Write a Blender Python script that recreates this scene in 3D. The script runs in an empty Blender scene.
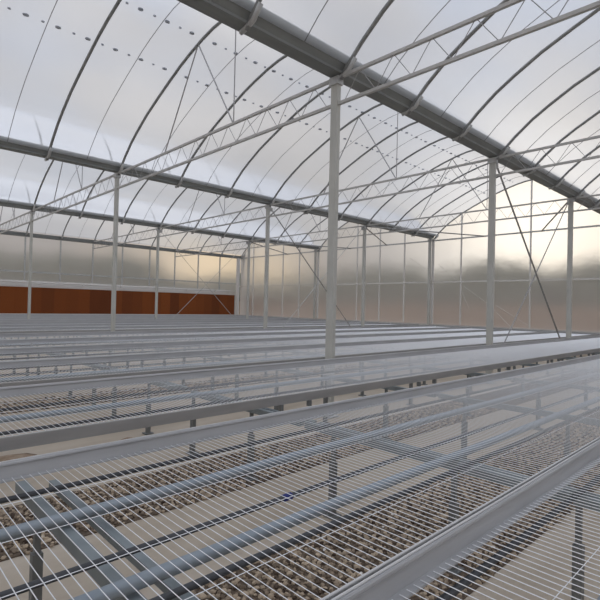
import bpy, math, random
from mathutils import Vector, Matrix
random.seed(7)
C = bpy.context.scene.collection
EYE = 1.55
A0, BA, W, S = 5.04, 4.63, 7.47, 5.0          # first post along x, first gutter across y, bay width, post spacing
XE = A0 + 3*S                                  # end wall
YS = BA + 3*W                                  # pad side wall
YN = BA - 2*W                                  # near side wall, behind the camera
XB = -15.0
LINE = {'Z': BA - W, 'A': BA, 'B': BA + W, 'C': BA + 2*W, 'D': BA + 3*W}

# ------------------------------------------------------------------ materials
def mat(name, col, rough=.5, metal=0., noise=None, nscale=8., stretch=(1, 1, 1), bump=0., bscale=60., spec=.5):
    m = bpy.data.materials.new(name); m.use_nodes = True
    nt = m.node_tree; b = nt.nodes['Principled BSDF']
    b.inputs['Base Color'].default_value = (*col, 1); b.inputs['Roughness'].default_value = rough
    b.inputs['Metallic'].default_value = metal; b.inputs['Specular IOR Level'].default_value = spec
    tc = nt.nodes.new('ShaderNodeTexCoord'); mp = nt.nodes.new('ShaderNodeMapping')
    mp.inputs['Scale'].default_value = stretch
    nt.links.new(tc.outputs['Object'], mp.inputs['Vector'])
    if noise:
        n = nt.nodes.new('ShaderNodeTexNoise'); n.inputs['Scale'].default_value = nscale; n.inputs['Detail'].default_value = 5
        nt.links.new(mp.outputs['Vector'], n.inputs['Vector'])
        r = nt.nodes.new('ShaderNodeValToRGB')
        r.color_ramp.elements[0].position = .32; r.color_ramp.elements[1].position = .68
        r.color_ramp.elements[0].color = (*noise, 1); r.color_ramp.elements[1].color = (*col, 1)
        nt.links.new(n.outputs['Fac'], r.inputs['Fac']); nt.links.new(r.outputs['Color'], b.inputs['Base Color'])
    if bump:
        n2 = nt.nodes.new('ShaderNodeTexNoise'); n2.inputs['Scale'].default_value = bscale; n2.inputs['Detail'].default_value = 6
        nt.links.new(mp.outputs['Vector'], n2.inputs['Vector'])
        bp = nt.nodes.new('ShaderNodeBump'); bp.inputs['Strength'].default_value = bump; bp.inputs['Distance'].default_value = .02
        nt.links.new(n2.outputs['Fac'], bp.inputs['Height']); nt.links.new(bp.outputs['Normal'], b.inputs['Normal'])
    return m

M = {}
M['galv'] = mat('galvanized_steel', (.60, .61, .61), .5, .35, (.50, .51, .51), 14)
M['post'] = mat('post_steel', (.60, .605, .57), .5, .12, (.53, .535, .505), 6, (1, 1, .4))
M['arch'] = mat('arch_tube_steel', (.33, .34, .34), .5, .3, (.27, .28, .28), 10)
M['gutter'] = mat('shaded_gutter_steel', (.29, .31, .305), .6, .15, (.24, .255, .255), 3, (.5, 3, 3))  # base colour darkened to carry the shade on the gutter undersides
M['truss'] = mat('truss_steel', (.58, .58, .57), .5, .15, (.50, .50, .49), 9)
M['web'] = mat('web_rod_steel', (.42, .42, .43), .5, .3)
M['brace'] = mat('brace_steel', (.36, .36, .36), .5, .4)
M['cable'] = mat('pale_cable_steel', (.80, .79, .76), .45, .1)
M['rail'] = mat('bench_rail_aluminium', (.47, .475, .49), .46, .15, (.41, .415, .43), 5, (.6, 4, 4))
M['highlight'] = mat('rail_edge_highlight', (.66, .665, .67), .4, .1)  # paler than the rail: the sky's highlight put into the colour
M['wire'] = mat('zinc_wire', (.90, .92, .95), .34, .3)
M['pipe'] = mat('blue_grey_galvanized_pipe', (.34, .39, .44), .42, .35, (.28, .33, .38), 8, (.4, 2, 2))
M['dark'] = mat('dark_pipe', (.07, .075, .085), .5, 0)
M['leg'] = mat('leg_steel', (.22, .23, .23), .55, .3)
M['blue'] = mat('blue_plastic', (.012, .025, .20), .4)
M['beam'] = mat('cross_beam_steel', (.30, .34, .36), .5, .4, (.24, .28, .30), 8)
M['white'] = mat('white_painted_metal', (.80, .79, .77), .5)
M['plinth'] = mat('white_concrete', (.72, .71, .69), .8, 0, (.62, .61, .59), 3)
M['floor'] = mat('dusty_concrete', (.62, .545, .455), .9, 0, (.50, .425, .335), 1.1, (.5, 2.2, 1), .25, 40)
M['soil'] = mat('brown_soil', (.36, .235, .145), .95, 0, (.28, .18, .11), .3)
M['gravel'] = mat('gravel_base', (.20, .15, .11), .95, 0, (.10, .075, .055), 40, (1, 1, 1), .6, 50)
M['spot'] = mat('grey_plastic_clip', (.46, .50, .57), .5)
M['dirt'] = mat('brown_dirt', (.44, .34, .25), .95, 0, (.30, .21, .14), 14)
M['tree'] = mat('dull_green_foliage', (.12, .14, .085), .9, 0, (.07, .09, .05), .5)

def stone_mat():
    m = mat('gravel_stones', (.4, .36, .3), .85)
    nt = m.node_tree; b = nt.nodes['Principled BSDF']
    g = nt.nodes.new('ShaderNodeNewGeometry'); r = nt.nodes.new('ShaderNodeValToRGB')
    for p, c in ((0, (.06, .036, .024)), (.35, (.21, .138, .09)), (.7, (.41, .29, .195)), (1, (.62, .50, .37))):
        e = r.color_ramp.elements[0] if p == 0 else (r.color_ramp.elements[1] if p == 1 else r.color_ramp.elements.new(p))
        e.position = p; e.color = (*c, 1)
    nt.links.new(g.outputs['Random Per Island'], r.inputs['Fac']); nt.links.new(r.outputs['Color'], b.inputs['Base Color'])
    return m
M['stone'] = stone_mat()

def film(name, col, refr, rough, clear=.08, cloud=0):
    """milky greenhouse film: part scatters light through, part passes it blurred, a little stays clear"""
    m = bpy.data.materials.new(name); m.use_nodes = True
    nt = m.node_tree; nt.nodes.clear(); N = nt.nodes.new; L = nt.links.new
    out = N('ShaderNodeOutputMaterial')
    tl = N('ShaderNodeBsdfTranslucent'); tl.inputs['Color'].default_value = (*col, 1)
    df = N('ShaderNodeBsdfDiffuse'); df.inputs['Color'].default_value = (*col, 1)
    rf = N('ShaderNodeBsdfRefraction'); rf.inputs['Color'].default_value = (.95, .95, .95, 1); rf.inputs['IOR'].default_value = 1.12
    rf.inputs['Roughness'].default_value = rough
    tp = N('ShaderNodeBsdfTransparent')
    gl = N('ShaderNodeBsdfGlossy'); gl.inputs['Roughness'].default_value = .28; gl.inputs['Color'].default_value = (.9, .9, .9, 1)
    a = N('ShaderNodeMixShader'); a.inputs['Fac'].default_value = .3
    L(tl.outputs[0], a.inputs[1]); L(df.outputs[0], a.inputs[2])
    b = N('ShaderNodeMixShader'); b.inputs['Fac'].default_value = refr
    L(a.outputs[0], b.inputs[1]); L(rf.outputs[0], b.inputs[2])
    c = N('ShaderNodeMixShader'); c.inputs['Fac'].default_value = clear
    L(b.outputs[0], c.inputs[1]); L(tp.outputs[0], c.inputs[2])
    d = N('ShaderNodeMixShader'); fr = N('ShaderNodeFresnel'); fr.inputs['IOR'].default_value = 1.25
    L(fr.outputs[0], d.inputs['Fac']); L(c.outputs[0], d.inputs[1]); L(gl.outputs[0], d.inputs[2])
    # soft wrinkles in the sheet
    tc = N('ShaderNodeTexCoord'); mp = N('ShaderNodeMapping'); mp.inputs['Scale'].default_value = (.5, 1.0, 1.0)
    no = N('ShaderNodeTexNoise'); no.inputs['Scale'].default_value = 1.6; no.inputs['Detail'].default_value = 3
    bp = N('ShaderNodeBump'); bp.inputs['Strength'].default_value = .25; bp.inputs['Distance'].default_value = .12
    L(tc.outputs['Object'], mp.inputs['Vector']); L(mp.outputs[0], no.inputs['Vector']); L(no.outputs['Fac'], bp.inputs['Height'])
    for s in (rf, gl): L(bp.outputs[0], s.inputs['Normal'])
    L(d.outputs[0], out.inputs['Surface'])
    return m
M['roof_film'] = film('milky_roof_film', (.88, .885, .90), .55, .35, .12)
M['wall_film'] = film('milky_wall_film', (.86, .84, .82), .54, .42, .04)

def pad_mat():
    m = mat('rust_brown_cooling_pad', (.26, .075, .022), .9)
    nt = m.node_tree; b = nt.nodes['Principled BSDF']; N = nt.nodes.new; L = nt.links.new
    oi = N('ShaderNodeObjectInfo'); r = N('ShaderNodeValToRGB')
    r.color_ramp.elements[0].color = (.20, .050, .010, 1); r.color_ramp.elements[1].color = (.33, .086, .014, 1)
    L(oi.outputs['Random'], r.inputs['Fac'])
    tc = N('ShaderNodeTexCoord'); w = N('ShaderNodeTexWave'); w.wave_type = 'BANDS'; w.bands_direction = 'DIAGONAL'
    w.inputs['Scale'].default_value = 14; w.inputs['Distortion'].default_value = 2
    L(tc.outputs['Object'], w.inputs['Vector'])
    mx = N('ShaderNodeMixRGB'); mx.blend_type = 'MULTIPLY'; mx.inputs['Fac'].default_value = .25
    L(r.outputs[0], mx.inputs[1]); L(w.outputs['Color'], mx.inputs[2]); L(mx.outputs[0], b.inputs['Base Color'])
    bp = N('ShaderNodeBump'); bp.inputs['Strength'].default_value = .5; bp.inputs['Distance'].default_value = .02
    L(w.outputs['Fac'], bp.inputs['Height']); L(bp.outputs[0], b.inputs['Normal'])
    return m
M['pad'] = pad_mat()

# ------------------------------------------------------------------ mesh helpers
class MB:
    def __init__(s): s.v, s.f = [], []
    def box(s, lo, hi):
        n = len(s.v); (x0, y0, z0), (x1, y1, z1) = lo, hi
        s.v += [(x0,y0,z0),(x1,y0,z0),(x1,y1,z0),(x0,y1,z0),(x0,y0,z1),(x1,y0,z1),(x1,y1,z1),(x0,y1,z1)]
        s.f += [tuple(n+i for i in q) for q in ((3,2,1,0),(4,5,6,7),(0,1,5,4),(1,2,6,5),(2,3,7,6),(3,0,4,7))]
        return s
    def tube(s, pts, r, k=8, caps=True, up=None, square=False):
        pts = [Vector(p) for p in pts]; base = len(s.v)
        rot = math.pi/k if square else 0
        rr = r/math.cos(math.pi/k) if square else r
        for i, p in enumerate(pts):
            d = (pts[min(i+1, len(pts)-1)] - pts[max(i-1, 0)]).normalized()
            u = Vector(up) if up else (Vector((0,0,1)) if abs(d.z) < .9 else Vector((1,0,0)))
            a = d.cross(u).normalized(); b = a.cross(d)
            for j in range(k):
                t = 2*math.pi*j/k + rot
                s.v.append(tuple(p + (a*math.cos(t) + b*math.sin(t))*rr))
        for i in range(len(pts)-1):
            for j in range(k):
                s.f.append((base+i*k+j, base+i*k+(j+1) % k, base+(i+1)*k+(j+1) % k, base+(i+1)*k+j))
        if caps:
            s.f.append(tuple(base+j for j in reversed(range(k)))); e = base+(len(pts)-1)*k
            s.f.append(tuple(e+j for j in range(k)))
        return s
    def prism(s, prof, x0, x1):
        """closed (y, z) outline run along x"""
        n = len(s.v); k = len(prof)
        s.v += [(x0, y, z) for y, z in prof] + [(x1, y, z) for y, z in prof]
        s.f += [(n+j, n+(j+1) % k, n+k+(j+1) % k, n+k+j) for j in range(k)]
        s.f += [tuple(n+j for j in reversed(range(k))), tuple(n+k+j for j in range(k))]
        return s
    def mesh(s, name, m, smooth=False):
        me = bpy.data.meshes.new(name); me.from_pydata(s.v, [], s.f); me.update()
        if smooth: me.polygons.foreach_set('use_smooth', [True]*len(me.polygons))
        me.materials.append(m); return me
    def build(s, name, m, parent=None, loc=(0,0,0), smooth=False):
        return link(name, s.mesh(name, m, smooth), parent, loc)

def link(name, me, parent=None, loc=(0,0,0)):
    o = bpy.data.objects.new(name, me); C.objects.link(o); o.location = loc
    if parent: o.parent = parent
    return o
def tag(o, label, cat, group=None):
    o['label'] = label; o['category'] = cat
    if group: o['group'] = group
    return o
def struct(o): o['kind'] = 'structure'; return o
def stuff(o): o['kind'] = 'stuff'; return o
def empty(name, loc): return link(name, None, None, loc)

# ------------------------------------------------------------------ arch profile
# outline of a roof arch: (distance from the gutter on the pad side, height over the eye)
PROF = [(.10,3.20),(.20,3.35),(.45,3.59),(.80,3.87),(1.10,4.06),(1.56,4.32),(2.05,4.54),(2.50,4.73),(3.03,4.94),(3.40,5.06),(3.88,5.19),
        (4.25,5.26),(4.65,5.29),(5.05,5.25),(5.5,5.11),(5.95,4.87),(6.4,4.52),(6.8,4.07),(7.08,3.70),(7.25,3.46)]
def arch_pts(y0):
    return [(y0+W-d, EYE+z) for d, z in reversed(PROF)]
def arch_z(dn):
    d = W-dn
    for (d0, z0), (d1, z1) in zip(PROF, PROF[1:]):
        if d <= d1: return EYE + z0 + (z1-z0)*(d-d0)/(d1-d0)
    return EYE + PROF[-1][1]

# ------------------------------------------------------------------ setting: ground, floor, film skin
struct(MB().box((-120,-120,-.40), (200,160,-.30)).build('ground', M['soil']))
struct(MB().box((XB,YN,-.30), (XE,YS,-.004)).build('floor', M['floor']))

GRAVEL = [(1.25,2.28),(3.27,4.08),(7.45,8.25),(9.6,10.4)]
LEGS = [(.68+2*k, y+a) for k in range(-1, 6) for y in (.805, 2.76, 6.39, 8.09, 9.76) for a in (.63, 1.60)]
def gravel():
    mb = MB()
    phi = (1+5**.5)/2
    iv = [Vector(v).normalized() for v in ((-1,phi,0),(1,phi,0),(-1,-phi,0),(1,-phi,0),(0,-1,phi),(0,1,phi),(0,-1,-phi),(0,1,-phi),(phi,0,-1),(phi,0,1),(-phi,0,-1),(-phi,0,1))]
    fc = [(0,11,5),(0,5,1),(0,1,7),(0,7,10),(0,10,11),(1,5,9),(5,11,4),(11,10,2),(10,7,6),(7,1,8),(3,9,4),(3,4,2),(3,2,6),(3,6,8),(3,8,9),(4,9,5),(2,4,11),(6,2,10),(8,6,7),(9,8,1)]
    for y0, y1 in GRAVEL:
        far = y0 > 5
        x = -0.6 if not far else 1.0
        xmax = 7.5 if not far else 11.
        step = .027 if not far else .05
        while x < xmax:
            y = y0
            while y < y1:
                px, py = x+random.uniform(-.5,.5)*step, y+random.uniform(-.5,.5)*step
                edge = min(py-y0, y1-py)
                if any(abs(px-lx) < .085 and abs(py-ly) < .085 for lx, ly in LEGS): y += step; continue
                if edge > random.uniform(-.03, .06):
                    r = random.uniform(.36,.72)*step
                    n = len(mb.v); sx, sy, sz = random.uniform(.8,1.3), random.uniform(.8,1.3), random.uniform(.55,.9)
                    th = random.uniform(0,6.28); c, s = math.cos(th), math.sin(th)
                    for v in iv:
                        a, b = v.x*r*sx, v.y*r*sy
                        mb.v.append((px+a*c-b*s, py+a*s+b*c, .006+v.z*r*sz+random.uniform(0,.004)))
                    mb.f += [(n+i, n+j, n+k) for i, j, k in fc]
                y += step
            x += step
    return mb
gv = stuff(gravel().build('gravel', M['stone']))
tag(gv, 'brown and grey gravel lying in long strips between the concrete walks under the benches', 'gravel')
mb = MB()
for y0, y1 in GRAVEL: mb.box((XB+.2,y0,-.004), (XE-.3,y1,.003))
struct(mb.build('floor_gravel_bed', M['gravel']))

# roof film: one skin over all bays
mb = MB()
ys = []
for k in range(-2, 3):
    y0 = BA + k*W
    ys += [(y, z+.035) for y, z in arch_pts(y0)[:-1]]
n = len(ys)
NX = 21
for i in range(NX):
    x = XB + (XE-XB)*i/(NX-1)
    mb.v += [(x, y, z) for y, z in ys]
for i in range(NX-1):
    for j in range(n-1):
        mb.f.append((i*n+j, i*n+j+1, (i+1)*n+j+1, (i+1)*n+j))
struct(mb.build('ceiling', M['roof_film'], smooth=True))

def gable(name, x):
    mb = MB()
    for k in range(-2, 3):
        p = arch_pts(BA+k*W)[:-1]
        m = len(p); b = len(mb.v)
        y0, y1 = BA+k*W, BA+(k+1)*W
        mb.v += [(x, y0, 0), (x, y1, 0), (x, y1, EYE+3.3)] + [(x, y, z+.035) for y, z in reversed(p)] + [(x, y0, EYE+3.3)]
        mb.f.append(tuple(range(b, len(mb.v))))
    return struct(mb.build(name, M['wall_film']))
wall_end = gable('wall_end', XE+.06)
gable('wall_back', XB)
def quad(name, y, zt, z0=0):
    mb = MB(); mb.v = [(XB,y,z0),(XE+.06,y,z0),(XE+.06,y,zt),(XB,y,zt)]; mb.f = [(0,1,2,3)]
    return struct(mb.build(name, M['wall_film']))
quad('wall_side', YS+.10, EYE+3.5); quad('wall_near', YN, EYE+3.4)
# white plinths at the foot of both far walls
struct(MB().box((XE-.06,YN,0), (XE+.05,YS,.85)).build('baseboard_end', M['plinth']))
struct(MB().box((XB,YS-.02,0), (XE-.06,YS+.09,.76)).build('baseboard_side', M['plinth']))
# girts
struct(MB().box((XE-.05,YN,EYE+1.21), (XE,YS,EYE+1.27)).build('trim_1', M['cable']))
struct(MB().box((XE-.05,YN,EYE+3.15), (XE,YS,EYE+3.21)).build('trim_2', M['galv']))
struct(MB().box((XB,YS,EYE+1.36), (XE,YS+.05,EYE+1.43)).build('trim_3', M['galv']))
struct(MB().box((XB,YS-.04,EYE+.64), (XE-.9,YS+.06,EYE+.96)).build('trim_4', M['white']))

# eave beam of the side wall
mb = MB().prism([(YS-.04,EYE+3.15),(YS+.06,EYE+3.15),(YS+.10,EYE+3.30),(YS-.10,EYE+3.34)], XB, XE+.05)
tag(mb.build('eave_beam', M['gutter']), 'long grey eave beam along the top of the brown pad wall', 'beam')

# film clips near the ridge (two dotted rows in every bay)
mb = MB()
for k in (-1, 0, 1, 2):
    for d in (W-3.89, W-2.83):
        x = -3.
        i = 0
        while x < XE-.2:
            y = BA+k*W+d; z = arch_z(d)+.012
            r = .042 if i % 2 == 0 else .022
            b = len(mb.v)
            for zz in (z, z+.02):
                mb.v += [(x+r*1.2*math.cos(t*math.pi/4), y+r*math.sin(t*math.pi/4), zz) for t in range(8)]
            mb.f += [tuple(b+j for j in reversed(range(8))), tuple(b+8+j for j in range(8))]
            mb.f += [(b+j, b+(j+1) % 8, b+8+(j+1) % 8, b+8+j) for j in range(8)]
            x += .27 if i % 2 == 0 else .25
            i += 1
mb.build('film_clip', M['spot'], bpy.data.objects['ceiling'])
# creases in the end wall sheet
mb = MB()
for (y0, z0), (y1, z1) in (((13.31,4.0),(12.19,3.28)),((11.78,3.64),(10.76,2.78)),((10.76,2.78),(9.36,1.81)),((10.66,2.51),(10.21,1.58)),((9.36,1.95),(7.3,.75)),((9.09,1.56),(8.32,.8))):
    mb.tube([(XE+.05,y0,z0),(XE+.05,y1,z1)], .010, 5)
mb.build('film_crease', M['cable'], wall_end)

# ------------------------------------------------------------------ gutters
GL = {'Z': 'dark gutter overhead beyond the photo edge', 'A': 'widest dark steel gutter crossing overhead from the top edge',
      'B': 'long grey gutter crossing from the left edge to the end wall', 'C': 'thinner grey gutter, the next one before the brown pad wall'}
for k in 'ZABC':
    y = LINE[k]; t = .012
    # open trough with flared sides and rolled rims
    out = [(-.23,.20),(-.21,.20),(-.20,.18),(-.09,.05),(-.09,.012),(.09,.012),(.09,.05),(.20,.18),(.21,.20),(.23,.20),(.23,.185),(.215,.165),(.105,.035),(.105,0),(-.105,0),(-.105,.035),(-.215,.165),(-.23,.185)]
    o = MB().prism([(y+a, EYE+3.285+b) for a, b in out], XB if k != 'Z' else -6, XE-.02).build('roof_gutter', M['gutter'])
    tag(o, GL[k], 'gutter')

# ------------------------------------------------------------------ roof arches
ORD = ['first','second','third','fourth','fifth','sixth','seventh','eighth','ninth','tenth','eleventh','twelfth','thirteenth','fourteenth','fifteenth']
BAYS = {'Z': ('in the bay beyond the widest gutter', 'A'), 'A': ('in the bay over the widest post', 'B'),
        'B': ('in the bay between both grey gutters', 'C'), 'C': ('in the bay beside the pad wall', 'D')}
def arch_mesh(k):
    y0 = LINE[k]; pts = [(0, y, z) for y, z in arch_pts(y0)]
    return MB().tube(pts, .030, 8, up=(1,0,0)).mesh('roof_arch', M['arch'], True)
def clamp_mesh(k, side):
    y = LINE[k] + (.10 if side < 0 else W-.10); s = 1 if side < 0 else -1
    m = MB().tube([(0,y+.25*s,EYE+3.42),(0,y+.12*s,EYE+3.28),(0,y-.02*s,EYE+3.235),(0,y-.12*s,EYE+3.225)][:2 if side < 0 else 4], .032, 6, up=(1,0,0))
    return m.mesh('foot_clamp', M['galv'], True)
first = {'Z': -1, 'A': -2, 'B': -3, 'C': -2}
for k in 'ZABC':
    me, c1 = arch_mesh(k), clamp_mesh(k, 1)
    for j in range(first[k], 10):
        x = A0 + j*S/3 if j < 9 else XE-.02
        o = link('roof_arch', me, None, (x,0,0))
        tag(o, f'curved dark tube {BAYS[k][0]}, {ORD[9-j]} from end wall', 'roof arch', f'roof arches {BAYS[k][0]}')
        link('foot_clamp', c1, o)
# thin film wires halfway between the arches
mw = {}
for k in 'ZABC':
    pts = [(0, y, z+.01) for y, z in arch_pts(LINE[k])[:-1]]
    me = MB().tube(pts, .007, 5, up=(1,0,0)).mesh('film_wire', M['web'], True)
    for j in range(first[k], 9):
        o = link('film_wire', me, None, (A0+(j+.5)*S/3,0,0))
        tag(o, f'thin curved wire {BAYS[k][0]}, {ORD[8-j]} from end wall', 'wire', f'film wires {BAYS[k][0]}')

# ------------------------------------------------------------------ trusses
TB = {'Z': 'beyond the widest gutter', 'A': 'between the widest gutter and the long grey gutter',
      'B': 'between the long grey gutter and the thinner grey gutter', 'C': 'between the thinner grey gutter and the pad wall'}
TN = ['nearest the camera', 'second from the camera', 'third from the camera']
def truss_parts(y0):
    ya, yb = y0+.06, y0+W-.06
    zu, zl = EYE+3.24, EYE+2.87
    up = MB().tube([(0,ya,zu),(0,yb,zu)], .021, 4, square=True).mesh('upper_chord', M['truss'])
    lo = MB().tube([(0,ya,zl),(0,yb,zl)], .021, 4, square=True).mesh('lower_chord', M['truss'])
    wb = MB(); nseg = 26
    p = [(0, ya+.1+(yb-ya-.2)*i/nseg, zu if i % 2 else zl) for i in range(nseg+1)]
    for a, b in zip(p, p[1:]): wb.tube([a, b], .0055, 5)
    web = wb.mesh('web_rod', M['web'])
    st = []
    for d0, d1 in ((W/3, W/2-.02), (2*W/3, W/2+.02), (W/3-.02, W/3-.02)):
        st.append(MB().tube([(0,y0+d0,zu+.02),(0,y0+d1,arch_z(d1)-.03)], .014 if abs(d1-W/2) < .1 else .011, 6).mesh('roof_strut', M['web']))
    return up, lo, web, st
for k in 'ZABC':
    up, lo, web, st = truss_parts(LINE[k])
    for n in range(3):
        o = empty('roof_truss', (A0+n*S, LINE[k], EYE+2.87))
        L0 = (0, -LINE[k], -(EYE+2.87))
        for nm, me in (('upper_chord', up), ('lower_chord', lo), ('web_rod', web)): link(nm, me, o, L0)
        for me in st: link('roof_strut', me, o, L0)
        tag(o, f'steel truss {TB[k]}, {TN[n]}', 'truss', 'trusses across the roof bays')

# ------------------------------------------------------------------ posts
PL = {('A',0): 'widest pale steel post, running up out of the photo top',
      ('A',1): 'second steel post under the widest gutter, crossed braces starting at its top',
      ('A',2): 'third steel post under the widest gutter, crossed braces ending at it',
      ('B',0): 'steel post under the long grey gutter, in front of the brown pads',
      ('B',1): 'second steel post under the long grey gutter, brace rod leaving its top',
      ('B',2): 'steel post under the long grey gutter, two slim struts leaving its top',
      ('B',3): 'steel post at the end wall where the long grey gutter stops',
      ('C',0): 'slim steel post by the photo edge, before the brown pads',
      ('C',1): 'slim steel post before the pads, where the crossed pale cables begin',
      ('C',2): 'slim steel post under the thinner gutter, just past the pads',
      ('C',3): 'slim steel post at the end wall where the thinner gutter stops',
      ('D',3): 'broad white corner post where the pad wall meets the end wall'}
pm = MB().box((-.035,-.062,0), (.035,.062,EYE+3.26)).mesh('post', M['post'])
bp = MB().box((-.10,-.11,0), (.10,.11,.012)).mesh('base_plate', M['galv'])
cp = MB().box((-.06,-.085,EYE+3.14), (.06,.085,EYE+3.25)).mesh('post_cap', M['galv'])
for (k, n), lab in PL.items():
    x = A0+n*S if n < 3 else XE-.16
    if k == 'D': x = XE-.2
    o = link('support_post', pm if k != 'D' else MB().box((-.09,-.16,0), (.09,.02,EYE+3.16)).mesh('corner_post', M['white']), None, (x, LINE[k], 0))
    tag(o, lab, 'post', 'posts under the gutters')
    if k != 'D': link('base_plate', bp, o); link('post_cap', cp, o)

# ------------------------------------------------------------------ crossed braces and struts
XB_L = {('A',0): 'dark brace rod falling towards the end wall from a post under the widest gutter',
        ('A',1): 'thin brace rod crossing the dark rod under the widest gutter, foot nearer the camera',
        ('B',0): 'dark brace rod under the long grey gutter, falling towards the end wall',
        ('B',1): 'thin brace rod under the long grey gutter, rising towards the end wall',
        ('C',0): 'pale brace cable before the brown pads, falling towards the end wall',
        ('C',1): 'pale brace cable before the brown pads, rising towards the end wall'}
for k in 'ABC':
    y = LINE[k]; zt = EYE+3.12
    for i, (xa, xb) in enumerate(((A0+S, A0+2*S), (A0+2*S, A0+S))):
        r = .022 if (k == 'A' and i == 0) else (.015 if k == 'A' else (.017 if (i == 0 and k == 'B') else .010))
        off = -.03 if i == 0 else .03
        zb = .17
        sx = .115 if xb > xa else -.115
        m = M['galv'] if k == 'C' else (M['brace'] if i == 0 or k == 'A' else M['galv'])
        o = MB().tube([(xa+sx,y+off,zt),(xb-sx,y+off,zb)], r, 6).build('brace_rod', m)
        tag(o, XB_L[(k,i)], 'brace', 'crossed braces between the posts')
        q = MB().box((xa+sx-.05,y+off-.02,zt-.06), (xa+sx+.05,y+off+.02,zt+.06)).build('end_lug', M['galv'], o)
SL = {('A',1): 'dark strut slanting from the post by the photo edge to the end wall',
      ('B',-1): 'slim strut from the long grey gutter to the end wall, ending nearer the camera side',
      ('B',1): 'slim strut from the long grey gutter to the end wall, ending on the pad side',
      ('C',-1): 'slim strut from the thinner gutter to the end wall, ending nearer the camera side',
      ('C',1): 'slim strut from the thinner gutter to the end wall, ending on the pad side'}
for (k, s), lab in SL.items():
    y = LINE[k]
    y1 = y + s*2.55
    o = MB().tube([(A0+2*S+.04,y+s*.05,EYE+3.21),(XE-.06,y1,EYE+3.18)], .026, 6).build('end_wall_strut', M['brace'])
    tag(o, lab, 'strut', 'struts to the end wall')

# ------------------------------------------------------------------ wall studs
i = 0
for k in range(-1, 3):
    for q in range(1, 5):
        y = BA + k*W + q*W/5
        if y < 2.5: continue
        zt = arch_z(q*W/5)-.02
        mb = MB().box((XE-.03,y-.025,.86), (XE+.03,y+.025,zt))
        o = mb.build('wall_stud', M['cable'])
        nth = (2-k)*4 + (4-q)
        tag(o, f'slim pale stud on the end wall, {ORD[nth] if nth < 15 else "last"} from the pad corner', 'stud', 'studs on the end wall')
for k, lab in (('B', 'white stud on the end wall just behind the post where the long grey gutter stops'), ('C', 'white stud on the end wall just behind the post where the thinner gutter stops')):
    o = MB().box((XE-.04,LINE[k]-.13,.86), (XE+.03,LINE[k]-.03,EYE+3.25)).build('wall_stud', M['white'])
    tag(o, lab, 'stud')
for t in range(0, 12):
    x = XE-.9 - 1.667*t + .9 - 1.667
    if x < 1.5: break
    o = MB().box((x-.03,YS-.03,EYE+.9), (x+.03,YS+.03,EYE+3.16)).build('wall_stud', M['galv'])
    tag(o, f'slim grey stud above the brown pads, {ORD[t]} from the white corner post', 'stud', 'studs above the brown pads')

# ------------------------------------------------------------------ cooling pads
o = empty('cooling_pad_wall', (8, YS, .70))
tag(o, 'long rust brown cooling pad wall standing along the far side', 'cooling pad')
x = 19.55; t = 0
pmesh = MB().box((-.30,-.05,.845), (.30,.05,EYE+.62)).mesh('pad_panel', M['pad'])
while x > 3:
    link('pad_panel', pmesh, o, (x-.30-8, -.06, -.70)); x -= .603
def rel(mb, name, m): return mb.build(name, m, o, (-8, -YS, -.70))
rel(MB().box((x-.02,YS-.14,.77), (19.58,YS-.03,.84)), 'bottom_trough', M['white'])
rel(MB().box((19.55,YS-.13,.70), (19.60,YS,EYE+.64)), 'end_frame', M['galv'])
h = empty('water_pipe', (8, YS-.12, EYE+.83))
tag(h, 'white water pipe running level just above the brown pads', 'pipe')
MB().tube([(2,YS-.24,EYE+.87),(19.5,YS-.24,EYE+.87)], .03, 8).build('pipe', M['white'], h, (-8,-(YS-.12),-(EYE+.83)), True)
for q in range(8):
    xx = 3.2 + q*2.1
    MB().box((xx-.025,YS-.27,EYE+.80), (xx+.025,YS-.09,EYE+.92)).build('pipe_bracket', M['white'], h, (-8,-(YS-.12),-(EYE+.83)))

# ------------------------------------------------------------------ benches
BW, X0, X1 = 1.63, -3.0, 19.3
ZL, LIP = EYE-.72, .07
ZM = ZL-LIP                                      # mesh height
def rail_prof(s):                                # s=+1: open towards +y (near rail)
    p = [(0,0),(0,.070),(.003,.074),(.012,.074),(.015,.070),(.015,.063),(.012,.060),(.005,.060),(.005,.006),(.034,.006),(.034,0)]
    return [(s*(a+.018*(1-b/.075)), ZM-.004+b) for a, b in p]     # the lip flares outwards
mm = MB()
PITCH = .035; nw = int((X1-X0)/PITCH)
for q in range(1, nw):
    x = X0 + q*PITCH
    mm.tube([(x,.034,ZM+.006),(x,BW-.034,ZM+.006)], .00165, 4, caps=False)
for q in range(1, 5):
    y = q*BW/5
    mm.tube([(X0+.01,y,ZM+.0025),(X1-.01,y,ZM+.0025)], .0015, 4, caps=False)
ME = {}
ME['mesh_top'] = mm.mesh('mesh_top', M['wire'])
ME['near_rail'] = MB().prism(rail_prof(1), X0, X1).mesh('side_rail', M['rail'])
ME['far_rail'] = MB().prism([(BW+a, z) for a, z in rail_prof(-1)], X0, X1).mesh('side_rail', M['rail'])
ME['end_a'] = MB().box((X0-.004,.034,ZM-.004), (X0,BW-.034,ZL)).mesh('end_rail', M['rail'])
ME['end_b'] = MB().box((X1,.034,ZM-.004), (X1+.004,BW-.034,ZL)).mesh('end_rail', M['rail'])
for nm, y in (('near_rail', .004), ('far_rail', BW-.004)):
    ME['highlight_'+nm] = MB().tube([(X0,y,ZL+.002),(X1,y,ZL+.002)], .0042, 6).mesh('rail_highlight', M['highlight'], True)  # added strip that paints the light catching each rail top
LY = (.63, 1.24)                                 # roller pipes
ZP = EYE-.875
for i, y in enumerate(LY):
    ME[f'pipe{i}'] = MB().tube([(X0+.2,y,ZP),(X1-.2,y,ZP)], .0245, 10).mesh('roller_pipe', M['pipe'], True)
ZD = EYE-.868
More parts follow.
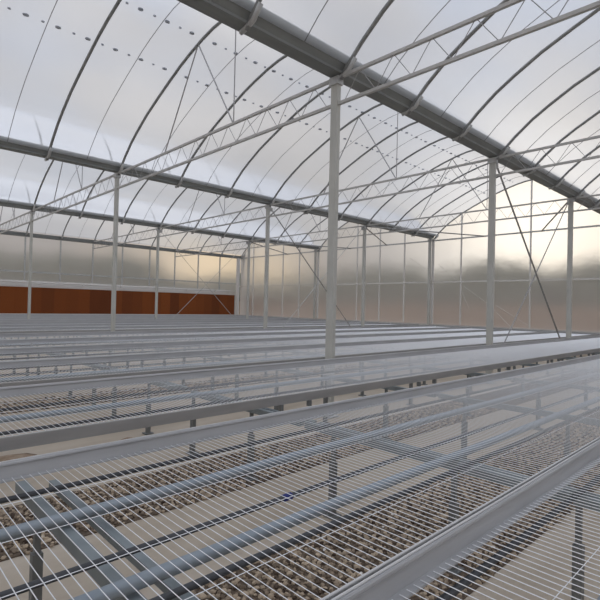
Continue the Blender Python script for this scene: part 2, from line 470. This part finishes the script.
for i, y in enumerate((.49, .81, 1.575)):
    ME[f'dark{i}'] = MB().tube([(X0+.1,y,ZD),(X1-.1,y,ZD)], .0125, 8).mesh('heating_pipe', M['dark'], True)
for nm, ye in (('', BW-.01), ('_long', BW+.26)):
    ME['beam'+nm] = MB().tube([(0,-.01,EYE-.93),(0,ye,EYE-.93)], .024, 4, square=True).mesh('cross_beam', M['beam'])
    ME['beam2'+nm] = MB().box((.13,-.01,EYE-.97), (.17,ye,EYE-.935)).mesh('cross_angle', M['beam'])
def leg_mesh(y):
    m = MB().box((-.022,y-.022,.012), (.022,y+.022,.40)); m.box((-.013,y-.013,.40), (.013,y+.013,EYE-.95))
    m.box((-.05,y-.05,0), (.05,y+.05,.012)); return m.mesh('leg', M['leg'])
ME['leg0'] = leg_mesh(.63); ME['leg1'] = leg_mesh(1.60)
ME['coupling'] = MB().tube([(-.025,0,0),(.025,0,0)], .017, 8).mesh('pipe_coupling', M['blue'])
ME['bracket'] = MB().box((-.013,.012,ZM-.055), (.013,.05,ZM-.005)).mesh('rail_bracket', M['leg'])
def bench(y, lab, shift=0, legs=True, ph=0., ext='', x_first=-9):
    o = empty('growing_bench', (0, y, 0)); tag(o, lab, 'bench', 'wire mesh growing benches')
    link('mesh_top', ME['mesh_top'], o)
    for nm in ('near_rail', 'far_rail'):
        r = link('side_rail', ME[nm], o); link('rail_highlight', ME['highlight_'+nm], r)
    for nm in ('end_a', 'end_b'): link('end_rail', ME[nm], o)
    for i in range(2): link('roller_pipe', ME[f'pipe{i}'], o, (0,shift,0))
    for i in range(3): link('heating_pipe', ME[f'dark{i}'], o, (0,shift,0))
    x = .68 + ph - 2*2
    while x < X1-.3:
        if x > max(X0+.1, x_first):
            link('cross_beam', ME['beam'+ext], o, (x,shift,0)); link('cross_angle', ME['beam2'+ext], o, (x,shift,0))
            if legs:
                link('leg', ME['leg0'], o, (x,shift,0)); link('leg', ME['leg1'], o, (x,shift,0))
            link('rail_bracket', ME['bracket'], o, (x-.1,0,0)); link('rail_bracket', ME['bracket'], o, (x+.22,0,0))
        x += 2.0
    return o
YB = [(-.835, 'wire mesh bench in the lower corner of the photo, closest to the camera'),
      (.805, 'see-through mesh bench over blue-grey pipes and gravel, before the bare floor gap'),
      (2.86, 'mesh bench just beyond the bare floor gap, in front of the widest post'),
      (4.72, 'mesh bench just behind the widest post'),
      (6.39, 'second mesh bench behind the widest post'),
      (8.09, 'third mesh bench behind the widest post'),
      (9.76, 'fourth mesh bench behind the widest post, before the long grey gutter posts'),
      (12.22, 'first mesh bench behind the posts under the long grey gutter'),
      (13.87, 'second mesh bench behind the posts under the long grey gutter'),
      (15.52, 'third mesh bench behind the posts under the long grey gutter'),
      (17.80, 'fourth mesh bench behind the posts under the long grey gutter'),
      (19.76, 'fourth mesh bench from the brown pad wall'),
      (21.41, 'third mesh bench from the brown pad wall'),
      (23.06, 'second mesh bench from the brown pad wall'),
      (24.71, 'mesh bench closest to the brown pad wall')]
for i, (y, lab) in enumerate(YB):
    o = bench(y, lab, 0 if i != 2 else -.1, ext='_long' if i == 1 else '', x_first=2 if i == 2 else -9)
    if i == 1: 
        c = link('pipe_coupling', ME['coupling'], o, (1.49,.81,ZD)); c['label'] = 'bright blue pipe coupling'

# ------------------------------------------------------------------ small litter in the aisle
def lump(name, x, y, r, m, lab, cat, flat=.5):
    mb = MB(); K = 9
    rings = [(0,1.),(.45,.85),(.8,.5)]
    for h, q in rings:
        for j in range(K):
            t = 2*math.pi*j/K; rr = r*q*random.uniform(.7,1.15)
            mb.v.append((rr*math.cos(t)*1.3, rr*math.sin(t), h*r*flat))
    mb.v.append((0,0,r*flat))
    for a in range(2):
        for j in range(K): mb.f.append((a*K+j, a*K+(j+1) % K, (a+1)*K+(j+1) % K, (a+1)*K+j))
    mb.f += [(2*K+j, 2*K+(j+1) % K, 3*K) for j in range(K)] + [tuple(reversed(range(K)))]
    return tag(mb.build(name, m, None, (x,y,-.001), True), lab, cat)
lump('plastic_scrap', 4.55, 5.0, .07, M['white'], 'small white scrap lying on the floor in the gap below the widest post', 'scrap')
lump('dirt_clod', 2.37, 5.2, .08, M['dirt'], 'small brown clod of dirt on the bare floor gap', 'dirt')
stuff(lump('dirt', 1.22, 5.30, .18, M['dirt'], 'patch of crumbled brown dirt on the floor gap at the photo edge', 'dirt', .15))

# ------------------------------------------------------------------ trees far outside the film
mb = MB()
def blob(cx, cy, cz, rx, ry, rz):
    n = len(mb.v); K, R = 12, 7
    for a in range(R):
        ph = math.pi*(a+.5)/R - math.pi/2
        for j in range(K):
            t = 2*math.pi*j/K; q = random.uniform(.85,1.15)
            mb.v.append((cx+rx*q*math.cos(ph)*math.cos(t), cy+ry*q*math.cos(ph)*math.sin(t), cz+rz*q*math.sin(ph)))
    for a in range(R-1):
        for j in range(K): mb.f.append((n+a*K+j, n+a*K+(j+1) % K, n+(a+1)*K+(j+1) % K, n+(a+1)*K+j))
    mb.f += [tuple(n+j for j in reversed(range(K))), tuple(n+(R-1)*K+j for j in range(K))]
y = -60.
while y < 110:
    blob(72+random.uniform(-4,4), y, 4.6, 4, 5, random.uniform(3.8,5.6)); y += random.uniform(4,6)
x = -60.
while x < 80:
    k = 1 if x < 44 else .75
    blob(x, 95+random.uniform(-4,4), 4.5*k, 4.5, 4, random.uniform(4.5,6.5)*k); x += random.uniform(4,6)
tr = stuff(mb.build('treeline', M['tree'], None, (0,0,-.4), True))
tag(tr, 'blurred band of dull green trees outside, behind the milky film walls', 'trees')

struct(MB().prism([(-90,-.4),(130,-.4),(130,2.1),(-90,2.1)], 46, 52).build('hill', M['soil']))
# ------------------------------------------------------------------ sky
w = bpy.data.worlds.new('sky'); bpy.context.scene.world = w; w.use_nodes = True
nt = w.node_tree; nt.nodes.clear(); N = nt.nodes.new; L = nt.links.new
wo = N('ShaderNodeOutputWorld'); bg = N('ShaderNodeBackground'); L(bg.outputs[0], wo.inputs[0])
tc = N('ShaderNodeTexCoord'); sep = N('ShaderNodeSeparateXYZ'); L(tc.outputs['Generated'], sep.inputs[0])
rp = N('ShaderNodeValToRGB'); L(sep.outputs['Z'], rp.inputs['Fac'])
cr = rp.color_ramp
cr.elements[0].position = 0.0; cr.elements[0].color = (.40, .36, .32, 1)
cr.elements[1].position = 1.0; cr.elements[1].color = (1.02, 1.06, 1.14, 1)
for p, c in ((.06, (.46, .42, .385)), (.16, (.56, .545, .525)), (.32, (.64, .64, .64)), (.52, (.62, .635, .67)), (.75, (.90, .93, .99))):
    e = cr.elements.new(p); e.color = (*c, 1)
no = N('ShaderNodeTexNoise'); no.inputs['Scale'].default_value = 2.6; no.inputs['Detail'].default_value = 4
mp = N('ShaderNodeMapping'); mp.inputs['Scale'].default_value = (1, 1, 2.2); L(tc.outputs['Generated'], mp.inputs[0]); L(mp.outputs[0], no.inputs['Vector'])
cl = N('ShaderNodeMapRange'); cl.inputs['From Min'].default_value = .35; cl.inputs['From Max'].default_value = .65
cl.inputs['To Min'].default_value = .76; cl.inputs['To Max'].default_value = 1.18; L(no.outputs['Fac'], cl.inputs['Value'])
mul = N('ShaderNodeVectorMath'); mul.operation = 'SCALE'; L(rp.outputs['Color'], mul.inputs[0]); L(cl.outputs[0], mul.inputs['Scale'])
n2 = N('ShaderNodeTexNoise'); n2.inputs['Scale'].default_value = 3.4; n2.inputs['Detail'].default_value = 3
L(mp.outputs[0], n2.inputs['Vector'])
tr_ = N('ShaderNodeValToRGB'); L(n2.outputs['Fac'], tr_.inputs['Fac'])
tr_.color_ramp.elements[0].position = .36; tr_.color_ramp.elements[0].color = (.86, .93, 1.06, 1)
tr_.color_ramp.elements[1].position = .62; tr_.color_ramp.elements[1].color = (1.06, 1.0, .93, 1)
vm = N('ShaderNodeVectorMath'); vm.operation = 'MULTIPLY'; L(mul.outputs[0], vm.inputs[0]); L(tr_.outputs['Color'], vm.inputs[1])
acc = vm.outputs[0]
def glow(direction, col, power, base):
    global acc
    d = Vector(direction).normalized()
    dot = N('ShaderNodeVectorMath'); dot.operation = 'DOT_PRODUCT'; L(tc.outputs['Generated'], dot.inputs[0]); dot.inputs[1].default_value = d
    mx = N('ShaderNodeMath'); mx.operation = 'MAXIMUM'; L(dot.outputs['Value'], mx.inputs[0]); mx.inputs[1].default_value = 0
    pw = N('ShaderNodeMath'); pw.operation = 'POWER'; L(mx.outputs[0], pw.inputs[0]); pw.inputs[1].default_value = power
    cc = N('ShaderNodeVectorMath'); cc.operation = 'SCALE'; cc.inputs[0].default_value = col; L(pw.outputs[0], cc.inputs['Scale'])
    ad = N('ShaderNodeVectorMath'); ad.operation = 'ADD'; L(acc, ad.inputs[0]); L(cc.outputs[0], ad.inputs[1]); acc = ad.outputs[0]
glow((.904, .386, .185), (1.6, 1.42, 1.12), 42, 0)      # low sun behind cloud beyond the end wall
glow((.50, .861, .083), (.75, .53, .22), 220, 0)      # yellow break in the cloud beyond the pads
L(acc, bg.inputs['Color']); bg.inputs['Strength'].default_value = 1.0

# ------------------------------------------------------------------ camera
cam = bpy.data.cameras.new('camera'); co = bpy.data.objects.new('camera', cam); C.objects.link(co)
cam.sensor_width = 36; cam.lens = 482.45/600*36; cam.clip_start = .02; cam.clip_end = 500
yaw, pit, rol = .8077, .012, .0231
F = Vector((math.cos(yaw)*math.cos(pit), math.sin(yaw)*math.cos(pit), math.sin(pit)))
R = Vector((math.sin(yaw), -math.cos(yaw), 0)); U = R.cross(F)
R2 = R*math.cos(rol)+U*math.sin(rol); U2 = -R*math.sin(rol)+U*math.cos(rol)
m = Matrix((R2, U2, -F)).transposed().to_4x4(); m.translation = (0, 0, EYE)
co.matrix_world = m
sc = bpy.context.scene; sc.camera = co
sc.view_settings.view_transform = 'Standard'; sc.view_settings.look = 'None'
sc.view_settings.gamma = 1; sc.view_settings.use_curve_mapping = False
sc.view_settings.exposure = 0.0
sc.cycles.max_bounces = 14; sc.cycles.transmission_bounces = 12; sc.cycles.transparent_max_bounces = 12; sc.cycles.diffuse_bounces = 5
